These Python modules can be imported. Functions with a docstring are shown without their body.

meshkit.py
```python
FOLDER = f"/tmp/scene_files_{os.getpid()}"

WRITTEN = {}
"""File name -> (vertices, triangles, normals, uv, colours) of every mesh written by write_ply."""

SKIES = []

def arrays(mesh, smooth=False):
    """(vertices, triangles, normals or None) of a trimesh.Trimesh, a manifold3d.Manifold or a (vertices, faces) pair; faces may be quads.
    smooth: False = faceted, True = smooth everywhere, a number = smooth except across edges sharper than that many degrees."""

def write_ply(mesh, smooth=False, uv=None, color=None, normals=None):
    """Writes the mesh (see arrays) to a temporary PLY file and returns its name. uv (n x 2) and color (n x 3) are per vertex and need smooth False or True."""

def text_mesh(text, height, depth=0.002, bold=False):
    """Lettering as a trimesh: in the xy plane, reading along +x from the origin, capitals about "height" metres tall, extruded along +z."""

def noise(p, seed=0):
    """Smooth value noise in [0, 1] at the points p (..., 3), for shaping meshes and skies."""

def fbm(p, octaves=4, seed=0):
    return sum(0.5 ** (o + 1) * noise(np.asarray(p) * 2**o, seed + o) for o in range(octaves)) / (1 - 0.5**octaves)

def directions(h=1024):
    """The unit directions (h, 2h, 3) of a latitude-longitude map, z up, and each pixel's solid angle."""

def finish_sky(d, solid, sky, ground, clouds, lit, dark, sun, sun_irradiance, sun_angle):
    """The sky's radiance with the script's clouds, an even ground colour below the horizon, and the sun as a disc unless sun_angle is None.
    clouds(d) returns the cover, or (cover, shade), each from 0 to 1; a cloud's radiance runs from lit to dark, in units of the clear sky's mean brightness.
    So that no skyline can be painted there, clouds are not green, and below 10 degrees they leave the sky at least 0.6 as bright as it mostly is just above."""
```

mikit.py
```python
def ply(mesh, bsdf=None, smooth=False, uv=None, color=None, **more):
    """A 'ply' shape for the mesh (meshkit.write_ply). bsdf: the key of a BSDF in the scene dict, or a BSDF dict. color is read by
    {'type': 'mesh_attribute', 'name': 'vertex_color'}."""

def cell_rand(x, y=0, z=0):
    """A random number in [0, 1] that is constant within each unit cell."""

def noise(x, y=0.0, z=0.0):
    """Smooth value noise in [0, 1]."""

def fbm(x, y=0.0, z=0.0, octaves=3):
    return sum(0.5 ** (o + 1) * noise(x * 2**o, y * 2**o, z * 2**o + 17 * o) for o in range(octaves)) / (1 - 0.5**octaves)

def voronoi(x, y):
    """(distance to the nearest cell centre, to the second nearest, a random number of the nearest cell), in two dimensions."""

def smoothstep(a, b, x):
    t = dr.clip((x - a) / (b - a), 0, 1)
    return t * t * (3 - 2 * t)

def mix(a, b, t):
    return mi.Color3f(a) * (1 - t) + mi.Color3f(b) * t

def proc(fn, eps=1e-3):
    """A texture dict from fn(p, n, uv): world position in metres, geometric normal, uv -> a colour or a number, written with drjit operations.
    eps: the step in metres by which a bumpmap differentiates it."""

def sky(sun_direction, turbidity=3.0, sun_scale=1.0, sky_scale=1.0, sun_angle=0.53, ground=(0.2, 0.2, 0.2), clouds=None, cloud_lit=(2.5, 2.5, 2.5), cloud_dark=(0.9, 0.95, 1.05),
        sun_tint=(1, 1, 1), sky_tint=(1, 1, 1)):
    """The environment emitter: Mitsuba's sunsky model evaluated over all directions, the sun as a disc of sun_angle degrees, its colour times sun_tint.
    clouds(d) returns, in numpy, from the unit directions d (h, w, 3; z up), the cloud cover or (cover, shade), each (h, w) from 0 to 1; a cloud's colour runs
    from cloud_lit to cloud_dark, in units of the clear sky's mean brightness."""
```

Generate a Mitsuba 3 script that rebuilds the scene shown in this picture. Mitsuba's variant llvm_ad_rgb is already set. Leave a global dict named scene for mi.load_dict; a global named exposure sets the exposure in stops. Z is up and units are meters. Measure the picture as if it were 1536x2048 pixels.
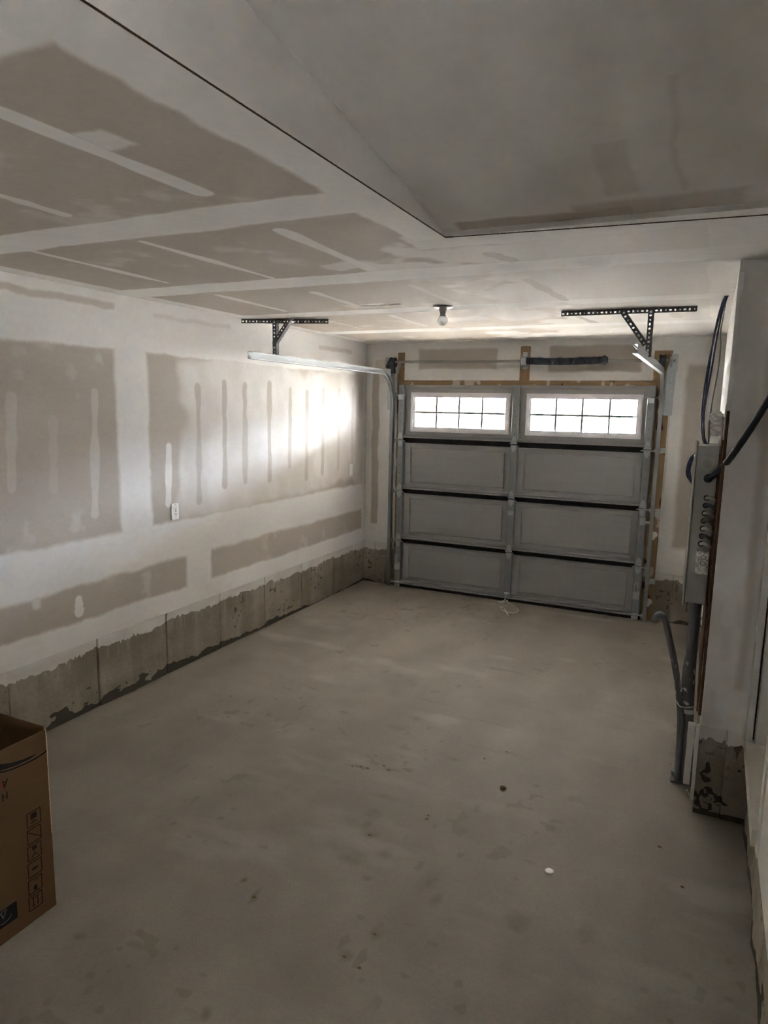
import math, random
import numpy as np, trimesh, manifold3d
import drjit as dr
import mitsuba as mi
import mikit, meshkit
from mikit import proc, noise, fbm, voronoi, smoothstep, mix, cell_rand
from shapely.geometry import Polygon, Point, box as sbox
from shapely.ops import unary_union
from shapely import affinity
random.seed(7); rng = np.random.default_rng(7)
T = mi.ScalarTransform4f
scene, labels = {}, {}

# ------------------------------------------------------------------ camera, sky, sun, exposure
exposure = 9.12
H = 2.569                                     # ceiling height
EYE = np.array([3.3553, -6.6129, 1.9226])
FWD = np.array([-0.42177572, 0.89371052, -0.15292725]); UP = -np.array([0.08219132, -0.13028339, -0.98806418])
scene['camera'] = {'type': 'perspective', 'fov': 58.584, 'fov_axis': 'x', 'near_clip': 0.02, 'far_clip': 500.0,
                   'to_world': T().look_at(origin=EYE.tolist(), target=(EYE + FWD).tolist(), up=UP.tolist())}


def clouds(d):                                # thin bright overcast with soft structure, the same all round
    q = meshkit.fbm(np.stack([d[..., 0] * 2.2, d[..., 1] * 2.2, d[..., 2] * 5], -1), 4, seed=3)
    return np.clip(0.55 + 0.9 * q, 0, 1), np.clip(1.2 - 1.8 * q, 0, 1)


scene['sky'] = mikit.sky([0.45, 0.55, 0.80], turbidity=4.0, sun_scale=0.08, sky_scale=1.0, sun_angle=3.0, ground=(0.4, 0.39, 0.37), clouds=clouds,
                         cloud_lit=(2.75, 3.0, 3.35), cloud_dark=(2.35, 2.55, 2.85))


# ------------------------------------------------------------------ materials
def rgb(*c): return {'type': 'rgb', 'value': list(c)}


def mat(name, d): scene['m_' + name] = d; return 'm_' + name


def paint(name, c, rough=0.6, spec=0.4, metallic=0.0, fn=None):
    return mat(name, {'type': 'principled', 'base_color': proc(fn) if fn else rgb(*c), 'roughness': rough, 'specular': spec, 'metallic': metallic})


def soft(a, b, x): return smoothstep(a, b, x)


def band(v, a, b, f): return smoothstep(a - f, a + f, v) * (1 - smoothstep(b - f, b + f, v))


def paper_c(p, n, uv):
    k = fbm(p.x * 1.7 + 3, p.y * 1.7, p.z * 1.7, 3); s = noise(p.x * 60, p.y * 60, p.z * 60)
    return mix((0.38, 0.335, 0.285), (0.435, 0.39, 0.335), k) * (0.97 + 0.06 * s)


def mud_c(p, n, uv):
    k = fbm(p.x * 2.3, p.y * 2.3 + 9, p.z * 2.3, 3); s = noise(p.x * 35, p.y * 35, p.z * 35)
    return mix((0.60, 0.58, 0.555), (0.68, 0.665, 0.64), k) * (0.97 + 0.05 * s)


mat('paper', {'type': 'principled', 'base_color': proc(paper_c), 'roughness': 0.78, 'specular': 0.2, 'sheen': 0.2, 'sheen_tint': 0.3})
mat('mud', {'type': 'principled', 'base_color': proc(mud_c), 'roughness': 0.92, 'specular': 0.2})


def drywall(name, mask):
    return mat(name, {'type': 'blendbsdf', 'weight': proc(mask), 'a': {'type': 'ref', 'id': 'm_paper'}, 'b': {'type': 'ref', 'id': 'm_mud'}})


def warp(u, v, s=5.0, a=0.05, k=0.0):
    return u + a * (fbm(u * s + k, v * s, 1.7 + k, 3) - 0.5), v + a * (fbm(u * s, v * s + k, 8.3 + k, 3) - 0.5)


def rects(u, v, items):
    m = mi.Float(0)
    for u0, u1, v0, v1, f, s in items:
        m = dr.maximum(m, s * band(u, u0, u1, f) * band(v, v0, v1, f))
    return m


def streaks(u, v, items):                      # narrow trowel streaks: u0,v0 -> u1,v1, half width, strength
    m = mi.Float(0)
    for u0, v0, u1, v1, w, s in items:
        du, dv = u1 - u0, v1 - v0
        t = dr.clip(((u - u0) * du + (v - v0) * dv) / (du * du + dv * dv), 0, 1)
        d = dr.sqrt(dr.square(u - u0 - t * du) + dr.square(v - v0 - t * dv))
        ww = w * (0.55 + 0.9 * noise(t * 5 + u0 * 9, v0 * 7))
        m = dr.maximum(m, s * (1 - smoothstep(ww * 0.75, ww * 1.1, d)))
    return m


def left_mask(p, n, uv):
    u, v = warp(p.y, p.z, 6.0, 0.045); u, v = warp(u, v, 42.0, 0.012)
    m = rects(u, v, [(-9, 1, 2.235, 3, .014, 1), (-3.44, -3.17, 1.0, 2.4, .022, 1), (-9, 1, 0.82, 1.095, .020, 1), (-2.85, -2.57, .5, .9, .022, 1),
                     (-9, 1, 0.2, 0.60, .015, 1), (-.09, 1, 0.2, 2.5, .012, .9), (-6.0, -5.7, .5, 2.4, .02, 1),
                     (-4.10, -4.05, .76, .85, .015, .6)])
    gap = rects(u, v, [(-5.2, -3.42, 2.475, 2.515, .01, .75), (-3.1, -2.3, 2.47, 2.50, .012, .35), (-1.0, -.35, 2.43, 2.47, .01, .6)])
    st = streaks(p.y, p.z, [(-3.79, .74, -3.79, .66, .03, .95), (-2.99, 1.62, -3.01, 1.23, .03, .8)] 
                 + [(-4.15, 1.93, -4.18, 1.45, .03, .25), (-3.9, 1.8, -3.92, 1.42, .03, .15), (-3.6, 1.97, -3.64, 1.24, .03, .35)])
    thin = smoothstep(.62, .8, fbm(p.y * 9, p.z * 9, 4.0, 3)) * .25 * smoothstep(.5, .7, noise(p.y * 1.3, p.z * 1.9, 5))
    us, vs = warp(u, v, 2.2, .5, 3.0); painted_gloss = rects(us, vs, [(-2.85, -.1, 1.1, 2.3, .05, 1)]) * (.45 + .35 * smoothstep(.3, .7, fbm(p.y * 4, p.z * 3, 9.0, 4)))  # lighter compound tone stands in for gloss on the paper near the door
    return dr.clip(dr.maximum(dr.maximum(m - gap, st), dr.maximum(thin, painted_gloss)) * (1 - left_dull(p)), 0, 1)


def left_dull(p):                               # compound streaks drawn dark, left out of the painted gloss
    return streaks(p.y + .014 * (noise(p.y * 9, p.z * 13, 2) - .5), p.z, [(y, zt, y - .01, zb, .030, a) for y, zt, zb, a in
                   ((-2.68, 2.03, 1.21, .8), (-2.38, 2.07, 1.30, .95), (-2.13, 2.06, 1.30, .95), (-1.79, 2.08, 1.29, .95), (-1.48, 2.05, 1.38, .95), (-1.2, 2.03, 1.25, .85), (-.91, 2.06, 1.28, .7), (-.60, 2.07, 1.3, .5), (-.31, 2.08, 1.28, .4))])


def ceil_mask(p, n, uv):
    u, v = warp(p.x, p.y, 5.0, 0.06); u, v = warp(u, v, 38.0, 0.014)
    m = rects(u, v, [(-1, 2.36, -4.68, -4.44, .014, 1), (-1, 4, -3.50, -3.25, .014, 1), (-1, 4, -2.32, -2.12, .014, 1), (-1, 4, -1.14, -.94, .014, 1), (2.22, 2.40, -8, -4.0, .014, 1),
                     (-1, .13, -9, 1, .012, .9), (-1, 4, -.12, 1, .012, .9), (3.28, 4, -4, 1, .014, .9), (2.2, 4, -4.1, -3.84, .016, .8), (-1, 2.3, -9, -5.64, .016, 1), (1.87, 1.97, -5.31, -5.19, .014, .85),
                     (1.62, 1.85, -2.45, -2.2, .02, .6), (1.1, 1.4, -2.55, -2.38, .02, .5)])
    st = streaks(p.x, p.y, [(1.83, -5.52, 1.86, -4.82, .035, 1), (1.23, -5.06, 1.23, -4.8, .025, .8), (.585, -4.42, .59, -3.6, .026, .9), (1.19, -4.39, 1.23, -3.53, .027, .95), (1.83, -4.34, 1.82, -3.52, .038, .9),
                            (.585, -3.17, .58, -2.42, .026, .9), (1.2, -3.06, 1.19, -2.46, .026, .9), (1.83, -3.1, 1.83, -2.5, .02, .35), (3.05, -1.9, 3.08, -1.3, .04, .5), (1.2, -2.0, 1.2, -1.3, .02, .5), (.6, -2.0, .6, -1.3, .02, .5)])
    thin = smoothstep(.6, .8, fbm(p.x * 7, p.y * 7, 2.0, 3)) * .3 * smoothstep(.5, .75, noise(p.x * 1.5, p.y * 1.5, 5))
    painted_gloss = smoothstep(.47, .53, .30 * (p.x - 1.9) + .5 * fbm(p.x * 3, p.y * 3, 6.0, 4) + .25 * band(p.y, -3.9, .2, .2)) * .7  # gloss of the door-side ceiling put into the colour as extra compound
    return dr.clip(dr.maximum(dr.maximum(m, st), dr.maximum(thin, painted_gloss)) * (1 - ceil_dull(p)), 0, 1)


def ceil_dull(p):  # streaks kept dark inside the painted ceiling gloss
    st = streaks(p.x, p.y, [(1.84, -1.82, 1.88, -1.18, .028, .8), (2.44, -3.69, 2.5, -3.52, .035, .9), (2.45, -3.05, 2.5, -2.32, .033, .95), (2.43, -1.66, 2.5, -1.17, .03, .8), (3.05, -1.9, 3.08, -1.3, .035, .4)])
    return st


def front_mask(p, n, uv):
    u, v = warp(p.x, p.z, 7.0, 0.035)
    paper = rects(u, v, [(.075, .155, .66, 2.26, .01, 1), (.60, 1.42, 2.30, 2.50, .015, .9), (1.92, 2.75, 2.27, 2.51, .015, 1), (3.12, 3.33, .70, 2.33, .03, 1), (.1, .3, 2.3, 2.4, .01, .6), (2.99, 3.02, 1.2, 2.0, .006, .5)])
    return 1 - paper


def bump_mask(p, n, uv):
    u, v = warp(p.x, p.z, 6.0, 0.03)
    return 1 - dr.maximum(rects(u, v, [(3.55, 3.59, .66, 2.4, .016, .65), (3.585, 3.66, 1.6, 2.52, .02, .5)]), .3 * smoothstep(.6, .8, fbm(p.x * 9, p.z * 4, 1.0, 3)))


def slope_mask(p, n, uv):
    u, v = warp(p.x, p.y, 5.0, 0.07)
    paper = rects(u, v, [(2.42, 3.05, -4.085, -4.0, .012, .9), (2.85, 3.4, -4.13, -4.0, .02, .6), (2.98, 3.08, -4.5, -4.17, .014, .4), (3.0, 3.07, -5.2, -4.45, .03, .15), (3.2, 3.22, -4.75, -4.15, .01, .3)])
    return 1 - dr.clip(paper + .35 * smoothstep(.5, .75, fbm(p.x * 2.1, p.y * 2.1, 3.0, 3)), 0, 1)


def soffit_mask(p, n, uv):
    return .85 + .15 * smoothstep(.35, .65, fbm(p.y * 3, p.z * 8, 3.0, 3))


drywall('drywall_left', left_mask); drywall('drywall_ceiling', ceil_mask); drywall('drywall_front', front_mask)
drywall('drywall_bump', bump_mask); drywall('drywall_slope', slope_mask); drywall('drywall_soffit', soffit_mask)

STAINS = [(2.05, -3.90, .06, .055, .55), (2.06, -3.99, .03, .05, .5), (2.11, -4.06, .055, .04, .6), (2.11, -4.23, .08, .08, .38), (2.23, -4.15, .05, .06, .4), (2.04, -3.46, .04, .03, .45), (1.78, -3.56, .09, .022, .6),
          (1.96, -3.50, .07, .02, .5), (2.22, -3.24, .05, .03, .4), (2.04, -3.75, .10, .04, .35), (2.46, -4.21, .05, .09, .4), (2.53, -4.31, .035, .06, .4), (2.39, -4.57, .03, .05, .5), (2.34, -4.71, .03, .04, .5),
          (2.85, -4.28, .06, .07, .5), (3.09, -4.22, .05, .09, .3), (2.84, -3.63, .05, .05, .4), (1.88, -4.61, .02, .06, .6), (1.78, -4.56, .015, .02, .6), (1.44, -5.06, .03, .02, .6), (1.78, -3.04, .09, .05, .4),
          (1.84, -2.88, .06, .05, .35), (1.40, -3.01, .04, .02, .45), (2.09, -1.84, .22, .03, .4), (2.34, -1.71, .06, .03, .4), (2.27, -2.72, .25, .02, .25), (1.83, -2.6, .2, .02, .25), (2.29, -3.81, .02, .02, .5),
          (2.23, -4.32, .03, .03, .4), (2.68, -3.89, .05, .04, .3), (2.48, -3.03, .05, .015, .5), (2.36, -3.05, .3, .015, .2), (1.65, -5.01, .05, .02, .35), (2.05, -5.11, .03, .03, .4)]


def floor_c(p, n, uv):
    a = fbm(p.x * .9, p.y * .9, 1.0, 4); b = fbm(p.x * 4.5, p.y * 2.5, 5.0, 4); g = noise(p.x * 160, p.y * 160)
    c = mix((0.20, 0.175, 0.14), (0.257, 0.228, 0.186), smoothstep(.25, .75, a * .55 + b * .45)) * (.95 + .1 * g)
    u, v = warp(p.x, p.y, 14.0, 0.05)
    m = mi.Float(0)
    for x, y, rx, ry, s in STAINS:
        m = dr.maximum(m, 1.7 * s * (1 - smoothstep(.1, 1.15, dr.sqrt(dr.square((u - x) / rx) + dr.square((v - y) / ry)))))
    m = m * (.5 + .8 * noise(p.x * 45, p.y * 45, 3))
    sm = smoothstep(.50, .80, fbm(p.x * 2.6 + 4, p.y * 6.0, 2.0, 4)) * .16
    w = smoothstep(.6, .85, fbm(p.x * 2 + 8, p.y * 5, 6.0, 4)) * .10
    sp = smoothstep(.80, .86, noise(p.x * 23, p.y * 23, 9)) * smoothstep(.55, .7, noise(p.x * 3, p.y * 3, 2)) * .5
    c = mix(c, (0.16, 0.135, 0.095), dr.clip(dr.maximum(m, dr.maximum(sm, sp)), 0, 1))
    return mix(c, (.58, .57, .54), w)


def floor_b(p, n, uv): return fbm(p.x * 5, p.y * 5, 1.0, 3) * .6 + noise(p.x * 70, p.y * 70) * .08


mat('floor', {'type': 'bumpmap', 'arbitrary': proc(floor_b, eps=4e-3), 'scale': 0.004,
              'bsdf': {'type': 'principled', 'base_color': proc(floor_c), 'roughness': 0.62, 'specular': 0.35}})


def curb_c(p, n, uv):
    s = p.x * .83 + p.y; z = p.z
    a = fbm(s * 2.2, z * 6, p.x, 4); g = noise(s * 90, z * 90, p.x * 90); dr_ = fbm(s * 12, z * 1.6, 2.0, 3)
    c = mix((0.18, 0.152, 0.112), (0.27, 0.236, 0.182), smoothstep(.25, .75, a * .6 + dr_ * .4)) * (.9 + .2 * g)
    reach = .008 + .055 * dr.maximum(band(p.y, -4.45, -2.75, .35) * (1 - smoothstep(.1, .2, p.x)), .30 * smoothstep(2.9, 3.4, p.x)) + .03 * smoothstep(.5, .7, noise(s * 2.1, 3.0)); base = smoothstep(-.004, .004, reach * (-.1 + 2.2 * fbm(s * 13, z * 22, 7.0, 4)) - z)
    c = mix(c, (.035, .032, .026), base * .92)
    pit = smoothstep(.80, .86, noise(s * 38, z * 38, 4)) * smoothstep(.5, .6, noise(s * 4, z * 4, 9))
    c = mix(c, (.06, .055, .045), pit * .8)
    holes = smoothstep(.66, .69, fbm(p.x * 17 + 1, z * 19, 3.0, 3)) * smoothstep(3.3, 3.4, p.x) * (1 - smoothstep(.34, .37, z)); c = mix(c, (.035, .032, .025), holes)
    drip = smoothstep(.80, .86, noise(s * 48, z * 3.0, 8)) * smoothstep(.27, .34, z) * .2; c = mix(c, (.40, .385, .35), drip)
    edge = .383 + .055 * (fbm(s * 7, z * 2.5, 1.0, 4) - .5) + .03 * (noise(s * 38, z * 9, 2) - .5)
    edge = edge + .02 * (noise(s * 90, 1.0) - .5) * smoothstep(.4, .6, noise(s * 6, 4.0)); mud = smoothstep(edge - .003, edge + .003, z)
    mud = dr.maximum(mud, smoothstep(.79, .82, fbm(s * 5, z * 14, 11.0, 3)) * smoothstep(.2, .3, z))
    return mix(c, mix((.48, .46, .43), (.60, .58, .55), noise(s * 9, z * 20, 5)), mud)


def curb_b(p, n, uv):
    s = p.x * .83 + p.y
    return fbm(s * 22, p.z * 22, p.x * 3, 3)


mat('curb', {'type': 'bumpmap', 'arbitrary': proc(curb_b, eps=3e-3), 'scale': 0.006,
             'bsdf': {'type': 'principled', 'base_color': proc(curb_c), 'roughness': 0.85, 'specular': 0.25}})


def wood_c(p, n, uv):                           # boards run along z or x; grain by the longer noise axis
    s = fbm(p.x * 40 * (1 - dr.abs(n.x)) + 2, p.z * 4, p.y * 30, 3); t = fbm(p.x * 4, p.z * 60, 3.0, 3)
    k = dr.select(p.z > 2.135, dr.select(p.z < 2.2, t, s), s)
    kn = smoothstep(.83, .88, noise(p.x * 16, p.z * 9, 6.0))
    c = mix((0.20, 0.12, 0.066), (0.31, 0.205, 0.122), k)
    smear = smoothstep(.62, .7, fbm(p.x * 14, p.z * 9, 12.0, 3))
    return mix(mix(c, (.09, .035, .02), kn), (.58, .55, .50), smear * .55)


def dark_wood_c(p, n, uv):
    s = fbm(p.x * 60, p.z * 3, p.y * 40, 3)
    return mix((0.040, 0.021, 0.011), (0.085, 0.047, 0.025), s)


paint('wood', None, .75, .25, fn=wood_c); paint('dark_wood', None, .8, .2, fn=dark_wood_c)


def zinc_c(p, n, uv):
    k = cell_rand(dr.floor(p.x * 80 + noise(p.y * 60, p.z * 60) * 2), dr.floor(p.y * 80), dr.floor(p.z * 80 + noise(p.x * 60, p.y * 60) * 2))
    return mix((.375, .395, .40), (.43, .45, .45), k)


paint('zinc', None, .5, .4, .8, zinc_c)
paint('track_zinc', (.26, .272, .275), .55, .4, .75)
paint('bracket_steel', (.055, .056, .058), .45, .5, .3)
paint('shaft_steel', (.26, .25, .235), .4, .5, .9)
paint('black_steel', (.022, .023, .028), .4, .5)
paint('spring_steel', (.012, .014, .024), .5, .5)
paint('seal_rubber', (.012, .012, .013), .7, .3)  # black of the bottom seal, also of the painted joint shade
paint('socket_grey', (.20, .20, .195), .5)
mat('bulb_white', {'type': 'principledthin', 'base_color': rgb(.95, .94, .92), 'diff_trans': 1.3, 'roughness': .3})
paint('white_plastic', (.74, .73, .71), .35, .5)
paint('slot_dark', (.03, .03, .03), .6)
paint('cord_white', (.66, .64, .58), .8, .2)
paint('cap_white', (.80, .79, .75), .4)
paint('pebble_brown', (.14, .085, .03), .8, .2)
paint('cable_blue', (.007, .013, .040), .45, .4)
paint('cable_grey', (.10, .095, .085), .5)
paint('cable_white', (.46, .46, .43), .5)
paint('cable_teal', (.09, .11, .115), .5)
paint('feed_cable', (.008, .013, .016), .5, .35)
paint('tie_white', (.55, .54, .5), .5)


def door_c(p, n, uv): return mix((.255, .25, .245), (.285, .28, .275), fbm(p.x * 3, p.z * 30, p.y, 3)) * (.98 + .04 * noise(p.x * 150, p.z * 4))


paint('door_paint', None, .55, .4, fn=door_c)
paint('frame_white', (.66, .65, .66), .45, .45)
paint('muntin_grey', (.30, .30, .34), .5)
mat('glass', {'type': 'thindielectric', 'int_ior': 1.45})


def pvc_c(p, n, uv):
    sp = smoothstep(.60, .66, fbm(p.x * 55, p.y * 55, p.z * 42, 3)) * band(p.z, .40, .64, .03)
    c = mix((.095, .098, .105), (.14, .142, .145), fbm(p.x * 9, p.y * 9, p.z * 5, 3))
    return mix(c, (.55, .54, .50), sp)


paint('pvc_grey', None, .5, .4, fn=pvc_c)


def panel_c(p, n, uv): return mix((.34, .335, .315), (.42, .41, .385), fbm(p.x * 20, p.y * 4, p.z * 6, 3))


paint('panel_grey', None, .5, .4, fn=panel_c)
paint('panel_cover', (.50, .49, .46), .42, .5)


def steel_box_c(p, n, uv):
    k = fbm(p.x * 90, p.y * 30, p.z * 90, 3)
    return mix((.42, .40, .36), (.66, .64, .60), smoothstep(.35, .65, k))


paint('box_steel', None, .34, .5, .75, steel_box_c)


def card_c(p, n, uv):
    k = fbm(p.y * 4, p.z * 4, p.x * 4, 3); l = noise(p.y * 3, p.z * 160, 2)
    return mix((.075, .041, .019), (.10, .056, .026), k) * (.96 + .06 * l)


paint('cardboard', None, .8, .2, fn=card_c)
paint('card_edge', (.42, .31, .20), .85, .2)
paint('print_black', (.006, .006, .008), .6, .3)
paint('print_grey', (.10, .10, .105), .6, .3)
paint('print_brown', (.012, .006, .004), .7, .2)
paint('print_red', (.16, .01, .01), .6, .3)


def trim_c(p, n, uv): return mix((.56, .545, .51), (.64, .62, .585), fbm(p.x * 20, p.y * 6, p.z * 6, 3))


paint('trim_white', None, .4, .45, fn=trim_c)
paint('door_white', (.50, .50, .49), .4, .45)
paint('beige_board', (.52, .48, .41), .6, .3)
paint('bare_plaster', None, .85, .2, fn=mud_c)


def drive_c(p, n, uv): return mix((.52, .475, .41), (.60, .555, .49), fbm(p.x * .8, p.y * .8, 0.0, 3)) * (.95 + .1 * noise(p.x * 30, p.y * 30))


paint('driveway', None, .85, .2, fn=drive_c)
paint('asphalt', (.30, .30, .30), .9, .2)


def brick_c(p, n, uv):
    row = dr.floor(p.z / .075); fx = (p.x + .1 * (row - 2 * dr.floor(row / 2))) / .21
    m = dr.maximum(band(p.z / .075 - row, .12, .93, .04) * band(fx - dr.floor(fx), .05, .95, .03), 0)
    return mix((.5, .48, .45), mix((.30, .10, .07), (.42, .16, .11), cell_rand(dr.floor(fx), row, 1)), m)


paint('brick', None, .9, .2, fn=brick_c)
paint('siding', (.74, .72, .68), .7, .3); paint('roof_dark', (.10, .095, .09), .9, .2)
paint('dark_glass', (.03, .035, .04), .08, .6); paint('car_paint', (.22, .30, .36), .2, .6); paint('tyre', (.02, .02, .02), .9, .1)
paint('leaf_green', (.06, .13, .05), .7, .3); paint('pole_grey', (.3, .3, .3), .6)


# ------------------------------------------------------------------ mesh helpers
def cat(ms): return trimesh.util.concatenate([m for m in ms if m is not None])


def bx(x0, x1, y0, y1, z0, z1):
    return trimesh.creation.box(bounds=[[min(x0, x1), min(y0, y1), min(z0, z1)], [max(x0, x1), max(y0, y1), max(z0, z1)]])


def rb(x0, x1, y0, y1, z0, z1, c=.003):        # chamfered box
    lo, hi = np.minimum([x0, y0, z0], [x1, y1, z1]), np.maximum([x0, y0, z0], [x1, y1, z1])
    c = min(c, .45 * (hi - lo).min()); pts = []
    for s in np.ndindex(2, 2, 2):
        p = np.where(np.array(s) == 0, lo, hi); q = np.where(np.array(s) == 0, 1, -1) * c
        for k in range(3):
            v = p + q; v[k] = p[k]; pts.append(v)
    return trimesh.convex.convex_hull(np.array(pts))


def prism(poly, a, b, plane='xz'):
    """A shapely polygon in the named plane, extruded along the third axis from a to b."""
    geoms = getattr(poly, 'geoms', [poly]); out = []
    for g in geoms:
        m = trimesh.creation.extrude_polygon(g, abs(b - a), engine='earcut'); v = np.array(m.vertices); w = v[:, 2] + min(a, b)
        nv = {'xz': np.stack([v[:, 0], w, v[:, 1]], 1), 'yz': np.stack([w, v[:, 0], v[:, 1]], 1), 'xy': np.stack([v[:, 0], v[:, 1], w], 1)}[plane]
        mm = trimesh.Trimesh(nv, m.faces, process=False)
        if mm.volume < 0: mm.invert()
        out.append(mm)
    return cat(out)


def spline(pts, n=8):
    P = np.asarray(pts, float); out = []
    Q = np.vstack([2 * P[0] - P[1], P, 2 * P[-1] - P[-2]])
    for i in range(len(P) - 1):
        a, b, c, d = Q[i:i + 4]
        for t in np.arange(n) / n:
            out.append(.5 * (2 * b + (c - a) * t + (2 * a - 5 * b + 4 * c - d) * t * t + (3 * b - a - 3 * c + d) * t ** 3))
    return np.vstack([out, P[-1]])


def tube(pts, r, sides=12, n=8, smooth=True):
    p = spline(pts, n) if smooth and len(pts) > 2 else np.asarray(pts, float)
    t = np.gradient(p, axis=0); t /= np.linalg.norm(t, axis=1, keepdims=True)
    a = np.cross(t[0], [0, 0, 1] if abs(t[0][2]) < .9 else [1, 0, 0]); a /= np.linalg.norm(a); A = []
    for k in range(len(p)):
        a = a - t[k] * (a @ t[k]); a /= np.linalg.norm(a); A.append(a)
    A = np.array(A); B = np.cross(t, A); ang = np.arange(sides) * 2 * np.pi / sides
    v = (p[:, None] + r * (np.cos(ang)[None, :, None] * A[:, None] + np.sin(ang)[None, :, None] * B[:, None])).reshape(-1, 3); f = []
    for i in range(len(p) - 1):
        for j in range(sides):
            k = (j + 1) % sides; f += [[i * sides + j, i * sides + k, (i + 1) * sides + k], [i * sides + j, (i + 1) * sides + k, (i + 1) * sides + j]]
    c0, c1 = len(v), len(v) + 1; v = np.vstack([v, p[0], p[-1]]); e = (len(p) - 1) * sides
    for j in range(sides):
        k = (j + 1) % sides; f += [[c0, k, j], [c1, e + j, e + k]]
    return trimesh.Trimesh(v, f, process=False)


def cyl(a, b, r, sides=20): return tube([a, b], r, sides, smooth=False)


def lathe(prof, at, axis='z', sides=28):
    prof = np.asarray(prof, float); m = trimesh.creation.revolve(prof, sections=sides)
    if m.volume < 0: m.invert()
    v = np.array(m.vertices)
    v = {'z': v, 'x': v[:, [2, 0, 1]], 'y': v[:, [1, 2, 0]]}[axis] + np.asarray(at)
    return trimesh.Trimesh(v, m.faces, process=False)


def move(m, M): m = m.copy(); m.apply_transform(M); return m


def sweep(poly, path, frames):
    """Closed 2-D outline (n,2) placed at each path point with frame (A,B); open ends capped."""
    n = len(poly); v = np.vstack([p + poly[:, :1] * A + poly[:, 1:] * B for p, (A, B) in zip(path, frames)]); f = []
    for i in range(len(path) - 1):
        for j in range(n):
            k = (j + 1) % n; f += [[i * n + j, i * n + k, (i + 1) * n + k], [i * n + j, (i + 1) * n + k, (i + 1) * n + j]]
    import mapbox_earcut as _e
    tri = _e.triangulate_float64(poly, np.array([n], np.uint32)).reshape(-1, 3)
    f += [[a, c, b] for a, b, c in tri.tolist()] + [[a + (len(path) - 1) * n, b + (len(path) - 1) * n, c + (len(path) - 1) * n] for a, b, c in tri.tolist()]
    m = trimesh.Trimesh(v, f, process=False); trimesh.repair.fix_normals(m); return m


def key_for(name, parent=None):
    base = (parent + '__' if parent else '') + name; k, i = base, 1
    taken = lambda q: q in scene or q in labels or any(s.startswith(q + '__') for s in scene)
    while taken(k): k = f'{base}_{i:03d}'; i += 1
    return k


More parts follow.
